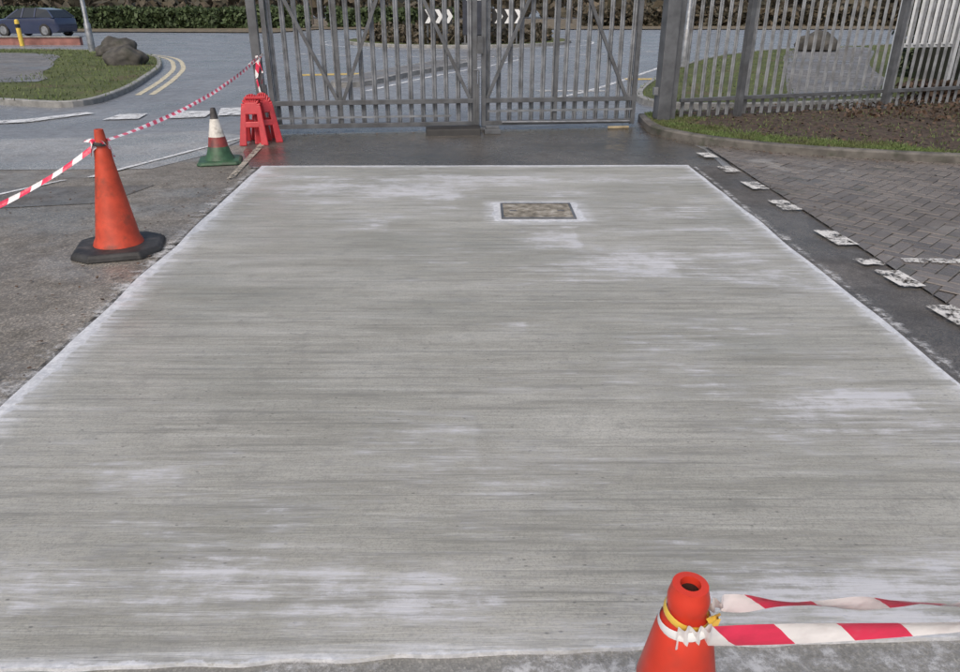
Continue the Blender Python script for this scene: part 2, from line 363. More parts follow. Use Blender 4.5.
# ------------------------------------------------------------ block paving
def paving():
    w=.1; V=[];Fc=[];A=[]; Rm=Matrix.Rotation(R(45),2); org=Vector((2.7,.5))
    def blk(x0,y0,x1,y1):
        g=.003; b=.006
        cx=(x0+x1)/2; cy=(y0+y1)/2; c=Rm@Vector((cx,cy))+org
        if not(2.4<c.x<12 and -.5<c.y<9.4): return
        tz=rng.normal(0,.0014); tx=rng.normal(0,.009); ty=rng.normal(0,.009); o=len(V)
        for (ax,ay,bx,by,z) in ((x0+g,y0+g,x1-g,y1-g,.010),(x0+g+b,y0+g+b,x1-g-b,y1-g-b,.016)):
            for x,y in ((ax,ay),(bx,ay),(bx,by),(ax,by)):
                p=Rm@Vector((x,y))+org; V.append((p.x,p.y,z+tz+tx*(x-cx)+ty*(y-cy)+.012))
        Fc.append((o+4,o+5,o+6,o+7))
        for k in range(4): Fc.append((o+k,o+(k+1)%4,o+4+(k+1)%4,o+4+k))
        A.extend([rng.random()]*5)
    for i in range(-110,110):
        for j in range(-110,110):
            k=(i-j)%4
            if k==0: blk(i*w,j*w,(i+2)*w,(j+1)*w)
            elif k==2: blk(i*w,(j-1)*w,(i+1)*w,(j+1)*w)
    t=T('block_paving'); a=t.attr('rnd').outputs['Fac']
    c=t.mix(a,(.085,.074,.066),(.19,.165,.145)); f=t.noise(.8,4,.6); c=t.mix(t.rng(f,.35,.7,0,.55),c,(.10,.09,.08))
    g=t.noise(90,3,.8); c=t.mix(t.rng(g,.4,.75,0,.5),c,(.25,.23,.205))
    ms=t.noise(2,4,.7,loc=(5,1,0)); c=t.mix(t.rng(ms,.58,.70,0,.5),c,(.055,.062,.035))
    pb=t.noise(1.1,4,.7,loc=(2,9,0)); c=t.mix(t.rng(pb,.57,.70,0,.5),c,(.36,.355,.34))
    m=t.fin(c,t.rng(f,.3,.7,.22,.55),t.bump(g,.4,.004))
    o=mk('paving_blocks',V,Fc,m); at=o.data.attributes.new('rnd','FLOAT','FACE'); at.data.foreach_set('value',A)
    bm=bmesh.new(); bm.from_mesh(o.data)
    for co,no in (((2.66,0,0),(-1,0.01,0)),((2.9,8.97,0),(.35,1,0)),((12,0,0),(1,0,0))):
        g=bm.verts[:]+bm.edges[:]+bm.faces[:]
        bmesh.ops.bisect_plane(bm,geom=g,plane_co=co,plane_no=no,clear_outer=True)
    bm.to_mesh(o.data); bm.free()
paving()
m_joint=simple('paving_joint_sand',(.055,.05,.043),.9,scale=20,var=.5,dirt=(.035,.05,.022),dirtamt=.7)
sheet('paving_bed_ground',[(2.66,-.5),(12,-.5),(12,8),(5.3,8.05),(3.5,8.75),(2.8,8.9)],.0185,m_joint)

def dash(name,x0,x1,y0,y1,z=.0335,sk=0,mat=None,jit=.012):
    e=lambda:rng.uniform(-jit,jit)
    V=[];n=5
    top=[(x0+(x1-x0)*i/n+e()*.5,y0+e()) for i in range(n+1)]; bot=[(x1-(x1-x0)*i/n+e()*.5+sk,y1+e()) for i in range(n+1)]
    mk(name,[(x,y,z) for x,y in top+bot],[list(range(2*n+2))],mat or m_paint)
for (cx,cy,l) in ((2.62,8.40,.28),(2.62,7.62,.30),(2.64,6.88,.30),(2.64,6.13,.33),(2.65,5.18,.36),(2.63,4.62,.12),(2.66,4.30,.3),(2.66,3.68,.33),(2.67,2.95,.34),(2.68,2.2,.34)):
    dash('painted_line',cx-.09,cx+.07,cy-l/2,cy+l/2,sk=-.02)
dash('painted_line',2.85,3.9,4.60,4.69,sk=0)
def pl(name,pts,z=.0165,mat=m_paint2): sheet(name,pts,z,mat)
pl('give_way_line',[(-7.6,10.75),(-6.7,11.05),(-6.15,12.0),(-6.35,12.15),(-6.9,11.35),(-7.7,11.0)])
pl('give_way_line',[(-4.8,11.45),(-4.25,11.6),(-4.35,12.35),(-4.85,12.25)])
pl('give_way_line',[(-4.1,11.75),(-3.7,11.85),(-3.95,12.75),(-4.35,12.65)])
pl('give_way_line',[(-5.7,11.3),(-5.2,11.4),(-5.3,12.0),(-5.7,11.9)])
pl('painted_line',[(-2.76,9.3),(-2.68,9.3),(-2.47,7.3),(-2.52,7.2)],.0205,worn_paint('sandy_line',(.42,.38,.31),.53))
pl('painted_line',[(-3.12,9.75),(-3.06,9.75),(-3.9,7.3),(-3.97,7.3)],.0165)
pl('painted_line',[(-5.6,4.2),(-5.55,4.2),(-4.1,7.2),(-4.16,7.2)],.0125)

# ------------------------------------------------------------ planted bed with kerb
kp=smoothpts([(2.36,11.2),(2.30,10.4),(2.33,9.9),(2.64,9.29),(3.11,8.82),(3.68,8.44),(4.46,8.15),(5.22,7.93),(7.5,7.5),(11,7.1)],6)
kerb('bed_kerb',kp,m_kerb,w=.13,h=.12)
bed=[(x+.1,y+.08) for x,y in kp]+[(11,14.2),(8.1,13.2),(6.3,12.6),(3.0,11.6)]
def surf(name,poly,z,mat,step=.12,amp=.03):
    xs=[p[0] for p in poly]; ysl=[p[1] for p in poly]
    bm=bmesh.new(); vs=[bm.verts.new((x,y,z)) for x,y in poly]; bm.faces.new(vs); 
    x=min(xs)
    while x<max(xs):
        bmesh.ops.bisect_plane(bm,geom=bm.verts[:]+bm.edges[:]+bm.faces[:],plane_co=(x,0,0),plane_no=(1,0,0)); x+=step
    y=min(ysl)
    while y<max(ysl):
        bmesh.ops.bisect_plane(bm,geom=bm.verts[:]+bm.edges[:]+bm.faces[:],plane_co=(0,y,0),plane_no=(0,1,0)); y+=step
    for v in bm.verts: v.co.z+=amp*(mn.noise(v.co*1.3)+.5*mn.noise(v.co*4))
    me=bpy.data.meshes.new(name); bm.to_mesh(me); bm.free(); me.materials.append(mat)
    o=bpy.data.objects.new(name,me); COL.objects.link(o); return o
surf('soil_ground',bed,.105,m_soil,.15,.03)
def inside(p,poly):
    x,y=p;c=False;n=len(poly)
    for i in range(n):
        x1,y1=poly[i];x2,y2=poly[i-1]
        if (y1>y)!=(y2>y) and x<(x2-x1)*(y-y1)/(y2-y1)+x1: c=not c
    return c
def scatter(poly,n,z=0,dens=None):
    xs=[p[0] for p in poly]; ysl=[p[1] for p in poly]; out=[]
    for _ in range(n*20):
        if len(out)>=n: break
        x=rng.uniform(min(xs),max(xs)); y=rng.uniform(min(ysl),max(ysl))
        if inside((x,y),poly) and (dens is None or rng.random()<dens(x,y)): out.append((x,y,z))
    return np.array(out)
def blades(name,C,h,mat,w=.006):
    n=len(C); a=rng.uniform(0,6.28,n); l=rng.normal(0,.45,(n,2))*h; hh=h*rng.uniform(.5,1.3,n)
    u=np.stack([np.cos(a),np.sin(a),0*a],1)*w
    V=np.stack([C-u,C+u,C+np.stack([l[:,0],l[:,1],hh],1)],1).reshape(-1,3)
    me=bpy.data.meshes.new(name); me.from_pydata(V.tolist(),[],np.arange(3*n).reshape(n,3).tolist()); me.update()
    at=me.attributes.new('rnd','FLOAT','FACE'); at.data.foreach_set('value',rng.random(n)); me.materials.append(mat)
    o=bpy.data.objects.new(name,me); COL.objects.link(o); return o
def gd(x,y):
    k=min(math.hypot(x-a,y-b) for a,b in kp)
    lim=.85 if x<4.3 else .85-(x-4.3)*.5
    return max(0,min(1,(lim-k+.3*mn.noise(Vector((x*2,y*2,0))))*2.2)) + (.02)
C=scatter(bed,22000,.1,gd); blades('grass',C,.04,m_blade,.007)
C=scatter(bed,3500,.125,lambda x,y:max(.03,min(1,1.1-gd(x,y)))); C[:,2]+=rng.uniform(-.01,.015,len(C)); quads_cloud('fallen_leaves',C,.026,m_litter,flat=.8)
C=scatter([(5.2,10.6),(9,9.6),(9,12.6),(5.4,11.9)],900,.12); C[:,2]+=rng.uniform(0,.1,len(C)); quads_cloud('dead_ground_plants',C,.035,m_litter)
# grit and leaf scraps blown against the kerb, the joint and the gate
G1=[]
for _ in range(420):
    i=rng.integers(0,len(kp)-1); x,y=kp[i]; x2,y2=kp[i+1]; s=rng.random(); k=abs(rng.normal(0,.10))+.01
    d=Vector((x2-x,y2-y)).normalized(); G1.append((x+(x2-x)*s+d.y*k,y+(y2-y)*s-d.x*k,.034))
for _ in range(260): x=rng.uniform(-2.7,2.3); G1.append((x,10.0+(x+2.88)*.12+rng.normal(0,.12)-.1,.018))
for _ in range(200): y=rng.uniform(2,7.8); G1.append((-2.0-.36*(y-1.4)/6.44-abs(rng.normal(0,.25))-.04,y,.024))
for _ in range(160): G1.append((rng.uniform(-5.5,-2.6),rng.uniform(3,7.5),.014))
for _ in range(90): G1.append((rng.uniform(2.75,6),rng.uniform(3,7.8),.034))
quads_cloud('leaf_scraps_and_grit',np.array(G1),.011,m_litter,flat=1.2,aspect=.8)

# ------------------------------------------------------------ palisade pales
def pale(mb,M,z0,z1,w=.064,mi=0):
    xs=[-w/2,-w/4,0,w/4,w/2]; dy=[.012,0,.010,0,.012]; th=.003
    tops=[z1-.055,z1-.02,z1,z1-.02,z1-.055]
    V=[]
    for off in (0,th):
        for x,d in zip(xs,dy): V.append(M@Vector((x,d+off,z0)))
        for x,d,z in zip(xs,dy,tops): V.append(M@Vector((x,d+off,z)))
    Fc=[]
    for k in range(4):
        Fc.append((k,k+1,k+6,k+5)); Fc.append((10+k+1,10+k,15+k,15+k+1))
    Fc+=[(0,5,15,10),(4,14,19,9)]
    for k in range(4): Fc.append((5+k,6+k,16+k,15+k))
    mb.add(V,Fc,mi)
def fence_run(mb,a,b,z0,z1,spacing,skip=()):
    a=Vector(a);b=Vector(b);d=b-a;L=d.length;ang=math.atan2(d.y,d.x); n=int(L/spacing)
    for i in range(n+1):
        s=(i+.5)*L/(n+1); p=a+d*(s/L)
        M=Matrix.Translation((p.x,p.y,0))@Matrix.Rotation(ang+rng.normal(0,.015),4,'Z')@Matrix.Rotation(rng.normal(0,.003),4,'Y')
        pale(mb,M,z0+rng.normal(0,.004),z1)
GL=Vector((-2.88,10.02)); GR=Vector((2.40,10.66)); gd_=(GR-GL); ga=math.atan2(gd_.y,gd_.x); Lg=gd_.length
root=empty('palisade_gate',(GL.x,GL.y,0),ga)
def leaf(nm,x0,x1,diags,mids):
    mb=MB(); 
    n=int((x1-x0-.1)/.158)
    for i in range(n+1):
        x=x0+.09+(x1-x0-.18)*i/n
        M=Matrix.Translation((x,.045,0))@Matrix.Rotation(rng.normal(0,.02),4,'Z')@Matrix.Rotation(rng.normal(0,.003),4,'Y')
        pale(mb,M,.10,2.38)
    mb.obj(nm+'_pales',m_galv,root)
    mb=MB()
    mb.box(x0,x0+.06,-.03,.03,.06,2.2); mb.box(x1-.06,x1,-.03,.03,.06,2.2)
    for z,h in ((.07,.06),(.37,.06),(2.1,.06)): mb.box(x0+.06,x1-.06,-.028,.028,z,z+h)
    for m in mids: mb.box(m-.025,m+.025,-.026,.026,.43,2.1); 
    for m in mids: mb.box(m-.025,m+.025,-.026,.026,.13,.37)
    for a,b in diags: mb.bar((a[0],-.005,a[1]),(b[0],-.005,b[1]),.045,.04)
    mb.obj(nm+'_frame',m_steel,root,bevel=.003)
leaf('left_leaf',.10,2.86,[((1.06,.43),(1.75,2.1)),((.98,.43),(.2,2.1)),((2.76,.43),(1.95,2.1))],[1.02])
leaf('right_leaf',2.92,5.1,[((3.0,.43),(3.75,2.1)),((4.95,.43),(4.15,2.1))],[3.95])
mb=MB()
mb.box(-.06,.05,-.05,.05,0,2.5)
for z in (.5,1.9): mb.tube([(.06,-.02,z),(.06,-.02,z+.14)],.022,10)
mb.box(-.09,.08,-.08,.08,0,.012)
mb.obj('hanging_post',m_steel,root,bevel=.003)
mb=MB(); mb.box(2.84,2.885,-.06,-.031,.04,.62); mb.box(2.70,3.12,-.10,.10,.013,.05); mb.box(2.86,2.94,-.06,-.032,1.0,1.22); mb.tube([(2.875,-.075,.02),(2.875,-.075,.8),(2.81,-.075,.8)],.011,8)
mb.obj('drop_bolt',m_steel,root,bevel=.003)
mb=MB(); mb.tube([(3.2,-.05,.115),(5.02,-.05,.10)],.013,8); mb.box(.12,2.5,-.05,-.03,.2,.225); mb.box(3.0,5.05,-.05,-.03,.25,.275); mb.obj('pale_rail',m_galv,root)
mb=MB(); mb.box(4.7,5.0,-.12,-.08,.013,.04); mb.obj('timber_wedge',simple('raw_timber',(.38,.31,.19),.8),root,bevel=.004)
p0=Vector((2.62,10.62))
r=empty('gate_post',(p0.x,p0.y,0),ga)
mb=MB(); mb.box(-.15,.03,-.11,.11,0,2.75); mb.box(-.16,.04,-.12,.12,2.75,2.77); mb.obj('main_post',m_steel,r,bevel=.006)
mb=MB(); mb.box(.045,.125,-.05,.05,0,2.5); mb.obj('side_post',m_steel,r,bevel=.004)
mb=MB(); mb.box(-.22,.2,-.2,.2,.0,.09); mb.obj('footing',m_kerb2,r,bevel=.01)
mb=MB(); 
for z in (.45,1.9): mb.box(-.21,-.15,-.03,.03,z,z+.1)
mb.obj('hinges',m_galv,r)
r=empty('rubber_speed_block',(-.36,9.98,.012),ga)
mb=MB(); mb.add([(x,y,z) for x in (-.36,.36) for y,z in ((-.12,0),(-.10,.075),(-.05,.11),(.05,.11),(.10,.075),(.12,0))],[(0,1,7,6),(1,2,8,7),(2,3,9,8),(3,4,10,9),(4,5,11,10),(5,4,3,2,1,0),(6,7,8,9,10,11)])
mb.obj('body',simple('worn_rubber',(.018,.017,.016),.5,var=.3),r,bevel=.008)
mb=MB(); mb.box(.42,.64,-.06,.06,0,.06); mb.box(.44,.62,-.03,.03,.06,.1); mb.obj('gate_keep',m_steel,r,bevel=.005)

fr=empty('palisade_fence')
A=Vector((2.82,10.75)); B=Vector((11.4,13.75))
mb=MB(); fence_run(mb,A,B,.12,2.4,.155); mb.obj('pales',m_galv,fr)
mb=MB(); d=(B-A).normalized(); nrm=Vector((-d.y,d.x))
for z in (.36,2.0):
    a=A-nrm*.04; b=B-nrm*.04
    mb.bar((a.x,a.y,z),(b.x,b.y,z),.05,.05)
for s in (.95,3.7,6.45,9.1):
    p=A+d*s-nrm*.11; M=Matrix.Translation((p.x,p.y,0))@Matrix.Rotation(math.atan2(d.y,d.x),4,'Z')
    mb.box(-.04,.04,-.045,.045,0,2.3,0,M)
mb.obj('rails_and_posts',m_steel,fr,bevel=.003)

# ------------------------------------------------------------ cones
def cone(name,loc,prof,mif,mats,base,lean=(0,0),rot=0,hole=.72):
    r=empty(name,loc,rot)
    tilt=Matrix.Rotation(lean[0],3,'X')@Matrix.Rotation(lean[1],3,'Y')
    mb=MB(); mb.rev(prof,40,mif=mif,cap=False,tilt=tilt)
    rt,zt=prof[-1]; mb.rev([(rt,zt),(rt*hole,zt+.001),(rt*hole*.9,zt-.012),(rt*hole*.85,zt-.12)],40,mif=[mif[-1],mif[-1],len(mats)-1],cap=False,tilt=tilt)
    mb.obj('cone_body',mats,r,smooth=True)
    w,ch,h,bm_=base; pts=[(w,-ch),(w,ch),(ch,w),(-ch,w),(-w,ch),(-w,-ch),(-ch,-w),(ch,-w)]
    mb=MB(); V=[(x,y,0) for x,y in pts]+[(x*.97,y*.97,h*.6) for x,y in pts]+[(x*.9,y*.9,h) for x,y in pts]
    Fc=[list(range(8))[::-1],list(range(16,24))]
    for q in (0,8): Fc+=[(q+k,q+(k+1)%8,q+8+(k+1)%8,q+8+k) for k in range(8)]
    mb.add(V,Fc); 
    mb.obj('base',bm_,r,bevel=.008)
    return r
dk=simple('cone_inside',(.05,.015,.01),.8)
cone('traffic_cone',(-2.57,4.97,.006),[(.168,.045),(.158,.075),(.145,.10),(.060,.62),(.056,.655),(.054,.69),(.042,.72),(.033,.80),(.028,.835)],[0]*8,[m_orange,m_tipgrey,dk],(.295,.17,.05,m_blackr),lean=(0,R(1.6)),rot=.3)
cone('traffic_cone',(-2.88,8.12,.010),[(.16,.035),(.15,.055),(.132,.09),(.108,.17),(.106,.172),(.088,.27),(.085,.275),(.046,.46),(.044,.462),(.038,.50),(.03,.55),(.024,.575)],
     [0,0,0,0,1,1,2,2,3,3,3],[m_green,m_darkred,m_white,m_tipgrey,dk],(.235,.19,.035,m_green),rot=.25)
for loc in ((.343,.905,.010),(2.75,1.0,.017)):
    cone('traffic_cone',loc,[(.15,.035),(.14,.06),(.128,.09),(.113,.20),(.111,.202),(.068,.516),(.0685,.518),(.048,.635),(.0405,.652),(.034,.665),(.031,.68),(.0335,.69),(.0345,.705),(.0325,.715),(.030,.724),(.029,.731)],
     [0,0,0,0,1,1,0,0,0,0,0,0,0,0,0],[m_redpl,m_white,dk],(.2,.19,.035,m_blackr),rot=.35,hole=.58)
cone('traffic_cone',(-4.75,3.1,.006),[(.16,.045),(.15,.075),(.135,.10),(.05,.62),(.046,.64),(.046,.67),(.034,.70),(.03,.76),(.026,.79)],[0]*8,[m_orange,m_tipgrey,dk],(.28,.16,.05,m_blackr))

# ------------------------------------------------------------ barrier tape
def tape_mat():
    t=T('red_white_barrier_tape'); uv=t.tc.outputs['UV']; sp=t.n('ShaderNodeSeparateXYZ'); t.l(uv,sp.inputs[0])
    s=t.math('FRACT',t.math('ADD',t.math('MULTIPLY',sp.outputs[0],1/.2),t.math('MULTIPLY',sp.outputs[1],.22)))
    red=t.rng(s,.5,.505,0,1); f=t.noise(20,3)
    c=t.mix(red,(.82,.8,.8),(.72,.04,.10)); c=t.mix(t.rng(f,.5,.75,0,.3),c,(.4,.3,.3))
    return t.fin(c,.3,t.bump(t.noise(30,2,.5),.3,.01))
m_tape=tape_mat()
def ribbon(name,pts,w,tw=(0,0),sag=0,n=60,parent=None,crease=.25,uvs=1):
    P=[Vector(p) for p in pts]; seg=len(P)-1; path=[]
    for i in range(seg):
        for k in range(n//seg):
            t=k/(n//seg); p=P[i].lerp(P[i+1],t); p.z-=sag*4*t*(1-t); path.append(p)
    path.append(P[-1]); V=[];UV=[];Fc=[];L=0
    for i,p in enumerate(path):
        a=path[max(i-1,0)];b=path[min(i+1,len(path)-1)]; d=(b-a).normalized(); s=i/(len(path)-1)
        up=Vector((0,0,1)); side=d.cross(up)
        if side.length<.1: side=Vector((1,0,0))
        side.normalize(); up=side.cross(d).normalized()
        ang=tw[0]+(tw[1]-tw[0])*s+crease*mn.noise(Vector((i*.13,w*50,P[0].x*3)))
        if i>0: L+=(p-path[i-1]).length
        dr=up*math.cos(ang)+side*math.sin(ang); nn=dr.cross(d)
        for k,q in enumerate((-1,-.33,.33,1)):
            V.append(p+dr*(q*w/2)+nn*(.12*w*math.sin(q*2+i*.3))); UV.append((L*uvs,q*.5+.5))
    m=4
    for i in range(len(path)-1):
        for k in range(3): Fc.append((i*m+k,i*m+k+1,(i+1)*m+k+1,(i+1)*m+k))
    o=mk(name,V,Fc,m_tape,parent,smooth=True); uvl=o.data.uv_layers.new(name='UVMap')
    for l in o.data.loops: uvl.data[l.index].uv=UV[l.vertex_index]
    return o
tp=empty('barrier_tape')
ct=(-2.555,4.96,.755)
ribbon('span_1',[(-2.84,9.95,.98),ct],.034,(0.2,1.3),sag=.10,parent=tp,n=80,uvs=1.3)
ribbon('span_2',[ct,(-4.74,3.11,.72)],.036,(.9,.1),sag=.44,parent=tp,n=80,uvs=1.3)
ribbon('gate_wrap_1',[(-2.84,9.93,.98),(-2.90,9.93,.72),(-2.86,9.92,.5)],.05,(0,.8),parent=tp,n=20)
ribbon('gate_wrap_2',[(-2.86,9.92,1.0),(-2.80,9.92,.8),(-2.83,9.92,.66)],.04,(.5,1.8),parent=tp,n=20)
ribbon('gate_wrap_3',[(-2.97,9.93,.88),(-2.78,9.96,1.02)],.04,(.0,.6),parent=tp,n=12)
for k,(dx,dy,dz) in enumerate(((.07,.03,-.1),(-.05,-.04,-.08),(.09,-.05,-.03),(-.10,0,.01))):
    ribbon('knot_%d'%(k+1),[ct,(ct[0]+dx*.6,ct[1]+dy,ct[2]+.015),(ct[0]+dx,ct[1]+dy,ct[2]+dz)],.03,(0,1.2),parent=tp,n=12,uvs=3)
def ringband(name,c,r0,r1,h,mat,parent,tilt):
    mb=MB(); Mx=Matrix.Rotation(tilt,3,'X')@Matrix.Rotation(tilt*1.5,3,'Y')
    mb.rev([(r0,-h/2),(r0+.001,0),(r1,h/2)],28,c,cap=False,tilt=Mx); o=mb.obj(name,mat,parent,smooth=True); return o
ringband('wrap_band',ct,.045,.042,.025,m_tipgrey,tp,.1)
tp2=empty('barrier_tape')
nx,ny=.343,.905
ringband('yellow_band',(nx,ny,.683),.0375,.0365,.013,m_ytape,tp2,.12)
ringband('white_band',(nx,ny,.665),.0445,.0415,.016,m_wsign,tp2,-.1)
ribbon('yellow_knot',[(nx+.028,ny-.025,.685),(nx+.044,ny-.02,.694),(nx+.048,ny-.012,.680),(nx+.036,ny-.028,.672)],.013,(0,1.),parent=tp2,n=16).data.materials[0]=m_ytape
ribbon('lower_span',[(nx-.025,ny-.043,.668),(nx+.03,ny-.04,.667),(2.72,.97,.69)],.046,(.1,.4),sag=.0,parent=tp2,n=120,crease=.12,uvs=1.0)
ribbon('upper_span',[(nx+.03,ny+.0,.690),(nx+.06,ny+.005,.695),(nx+.5,ny+.03,.668),(2.74,1.04,.62)],.040,(.2,.75),sag=.0,parent=tp2,n=120,crease=.3,uvs=.9)

# ------------------------------------------------------------ red plastic A-frames by the gate
r=empty('folding_road_sign_frame',(-2.74,9.28,.010),.15)
def aframe_panel(mb,x0,y_foot,y_top,hgt,w,th=.035):
    def P(x,z,o=0):
        t=z/hgt; return Vector((x0+x*(1-.42*t),y_foot+(y_top-y_foot)*t+o,z))
    def strip(a,b,wd):
        (xa,za),(xb,zb)=a,b; dx=xb-xa;dz=zb-za;L=math.hypot(dx,dz);nx_,nz_=-dz/L*wd/2,dx/L*wd/2
        v=[P(xa+nx_,za+nz_),P(xb+nx_,zb+nz_),P(xb-nx_,zb-nz_),P(xa-nx_,za-nz_)]
        v+= [p+Vector((0,th,0)) for p in v]
        mb.add(v,[(0,1,2,3),(7,6,5,4),(0,4,5,1),(1,5,6,2),(2,6,7,3),(3,7,4,0)])
    strip((-w/2+.04,0),(-w/2+.04,hgt*.8),.09); strip((w/2-.04,0),(w/2-.04,hgt*.8),.09)
    arc=[(-(w/2-.04)*math.cos(a),hgt*.78+hgt*.16*math.sin(a)) for a in np.linspace(0,math.pi,11)]
    for a,b in zip(arc,arc[1:]): strip(a,b,.10)
    strip((-w/2+.05,hgt*.74),(w/2-.05,hgt*.74),.14); strip((-w/2+.05,hgt*.42),(w/2-.05,hgt*.42),.07)
for i,(dx,dy,rz) in enumerate(((-.07,0,0),(.09,.13,.3))):
    mb=MB(); aframe_panel(mb,dx,dy-.17,dy-.015,.58,.34); aframe_panel(mb,dx+.01,dy+.17,dy+.02,.58,.34)
    mb.obj('folding_frame_%d'%(i+1),m_redbar,r,bevel=.012).rotation_euler=(0,0,rz)
mb=MB(); mb.box(-.13,.12,-.04,.02,.535,.565); mb.obj('hinge',m_redbar,r,bevel=.006)

# ------------------------------------------------------------ beyond gate
gl=smoothpts([(-24,27.5),(-18,29),(-13.9,28.2),(-10.8,25.5),(-8.9,21.6),(-7.7,17.8),(-6.9,14.6),(-6.95,12.9),(-8.6,13.3),(-12,14.6),(-24,18)],6)
sheet('grass_verge_ground',gl,.085,m_grass); kerb('verge_kerb',gl,m_kerb2,w=-.12,h=.1,closed=True,side=1)
fp=[(-24,27),(-15.1,26.3),(-12.3,22.3),(-10.8,19),(-10.4,16.2),(-24,20.5)]
sheet('footpath_ground',smoothpts(fp,4),.092,m_path)
C=scatter(gl,9000,.085); 
C=np.array([c for c in C if not inside((c[0],c[1]),fp)]); blades('grass',C,.06,m_blade,.012)
def offset_line(name,pts,off,w,z,mat):
    P=[Vector(p) for p in pts];V=[];Fc=[]
    for i,p in enumerate(P):
        d=(P[min(i+1,len(P)-1)]-P[max(i-1,0)]).normalized(); n=Vector((d.y,-d.x))
        V+=[(*(p+n*(off-w/2)),z),(*(p+n*(off+w/2)),z)]
    for i in range(len(P)-1): Fc.append((2*i,2*i+2,2*i+3,2*i+1))
    return mk(name,V,Fc,mat)
seg=smoothpts([(-13.9,28.2),(-10.8,25.5),(-8.9,21.6),(-7.7,17.8),(-6.9,14.6)],6)
m_cream=worn_paint('faded_cream_line',(.68,.61,.42),.58)
offset_line('double_line',seg,-.30,.12,.005,m_cream); offset_line('double_line',seg,-.55,.12,.005,m_cream)
def boulder(loc,s,seed):
    bm=bmesh.new(); bmesh.ops.create_icosphere(bm,subdivisions=4,radius=1)
    for v in bm.verts:
        p=v.co.copy(); n1=mn.noise(p*1.1+Vector((seed,0,0))); n2=mn.noise(p*3+Vector((seed,5,0)))
        v.co=p*(1+.4*n1+.13*n2+.04*mn.noise(p*9)); v.co=Vector((v.co.x*s[0],v.co.y*s[1],max(v.co.z,-.4)*s[2]))
    me=bpy.data.meshes.new('boulder'); bm.to_mesh(me); bm.free(); me.materials.append(m_stone)
    for p in me.polygons: p.use_smooth=True
    o=bpy.data.objects.new('boulder',me); o.location=loc; COL.objects.link(o)
boulder((-11.7,25.0,.25),(.58,.5,.42),1.3); boulder((-9.75,21.3,.2),(.5,.42,.36),4.1); boulder((-10.7,23.4,.15),(.35,.35,.26),8.2)
boulder((11.9,27.5,.3),(.7,.5,.45),3.3)

rc=Vector((-1,36.3)); ring=[(rc.x+5.2*math.cos(a),rc.y+5.2*math.sin(a)) for a in np.linspace(0,2*math.pi,64,endpoint=False)]
kerb('roundabout_kerb',ring,m_kerb2,w=.15,h=.12,closed=True,side=1)
sheet('roundabout_grass_ground',[(rc.x+(x-rc.x)*.985,rc.y+(y-rc.y)*.985) for x,y in ring],.1,m_grass)
n=9000; a=rng.uniform(0,6.28,n); q=np.sqrt(rng.random(n))*4.3
hh=.6+.2*np.sin(a*5)+.1*np.sin(a*11); C=np.stack([rc.x+q*np.cos(a),rc.y+q*np.sin(a),.1+rng.random(n)*hh*(1-.25*(q/4.3)**2)],1)
quads_cloud('roundabout_shrubs',C,.12,m_brush)
ringo=[(rc.x+6.2*math.cos(a),rc.y+6.2*math.sin(a)) for a in np.linspace(0,2*math.pi,65)]
offset_line('roundabout_line',ringo,0,.12,.005,m_paint2)
gw=[(rc.x+10.5*math.cos(a),rc.y+10.5*math.sin(a)) for a in np.linspace(R(225),R(315),40)]
for i in range(0,39,2): offset_line('give_way_line',gw[i:i+2],0,.25,.005,m_paint)
sp=smoothpts([(-3.2,17.0),(-2.5,16.3),(-1.6,19),(-.3,22.2),(-.6,23.3),(-1.4,22.6)],5,closed=True)
kerb('splitter_kerb',sp,m_kerb2,w=.13,h=.1,closed=True,side=1); sheet('splitter_island_ground',sp,.095,m_path)
offset_line('centre_line',smoothpts([(-2.3,15.4),(-1.1,18.8),(.4,22.3),(1.4,25)],6),0,.12,.005,m_paint2)
offset_line('yellow_line',[(-4.4,19),(-2.9,19.4)],0,.5,.006,m_yel)
offset_line('yellow_line',[(3.4,17.9),(4.7,18.0)],0,.35,.006,m_yel)
for xx in ((3.0,4.3,14.6,14.9),(1.2,2.6,15.3,15.55)): dash('give_way_line',xx[0],xx[1],xx[2],xx[3],.006,sk=-.1,mat=m_paint)
offset_line('road_line',smoothpts([(1.4,13.4),(2.8,15.5),(5.6,21.5)],6),-.5,.12,.005,m_paint2)

def chevron(loc,rot=0):
    r=empty('chevron_sign',loc,rot); mb=MB(); mb.box(-.62,.62,-.02,.02,.75,1.35); mb.obj('board',m_black,r)
    mb=MB()
    for k in range(3):
        x=-.5+k*.4; z0,zm,z1=.79,1.05,1.31; y=-.0225
        mb.add([(x,y,z1),(x+.18,y,z1),(x+.34,y,zm),(x+.18,y,z0),(x,y,z0),(x+.16,y,zm)],[(0,5,2,1),(5,4,3,2)])
    mb.obj('chevrons',m_wsign,r)
    mb=MB(); mb.tube([(-.4,.06,0),(-.4,.06,1.3)],.04); mb.tube([(.4,.06,0),(.4,.06,1.3)],.04); mb.obj('posts',m_steel,r)
chevron((-1.75,32.3,.1),.1); chevron((1.1,32.2,.1),-.1)
r=empty('direction_sign',(-.15,31.9,.1))
mb=MB(); mb.box(-.55,.55,-.04,.04,.35,3.1); mb.obj('panel',m_sign,r,bevel=.02)
mb=MB(); mb.box(-.5,-.42,-.03,.03,0,.35); mb.box(.42,.5,-.03,.03,0,.35); mb.box(-.6,.6,-.12,.12,-.02,.06); mb.obj('legs',m_steel,r)
mb=MB(); 
for k in range(4): mb.box(-.4,.4-.12*(k%2),-.0435,-.041,2.6-k*.32,2.72-k*.32)
mb.obj('lettering_bars',m_wsign,r)

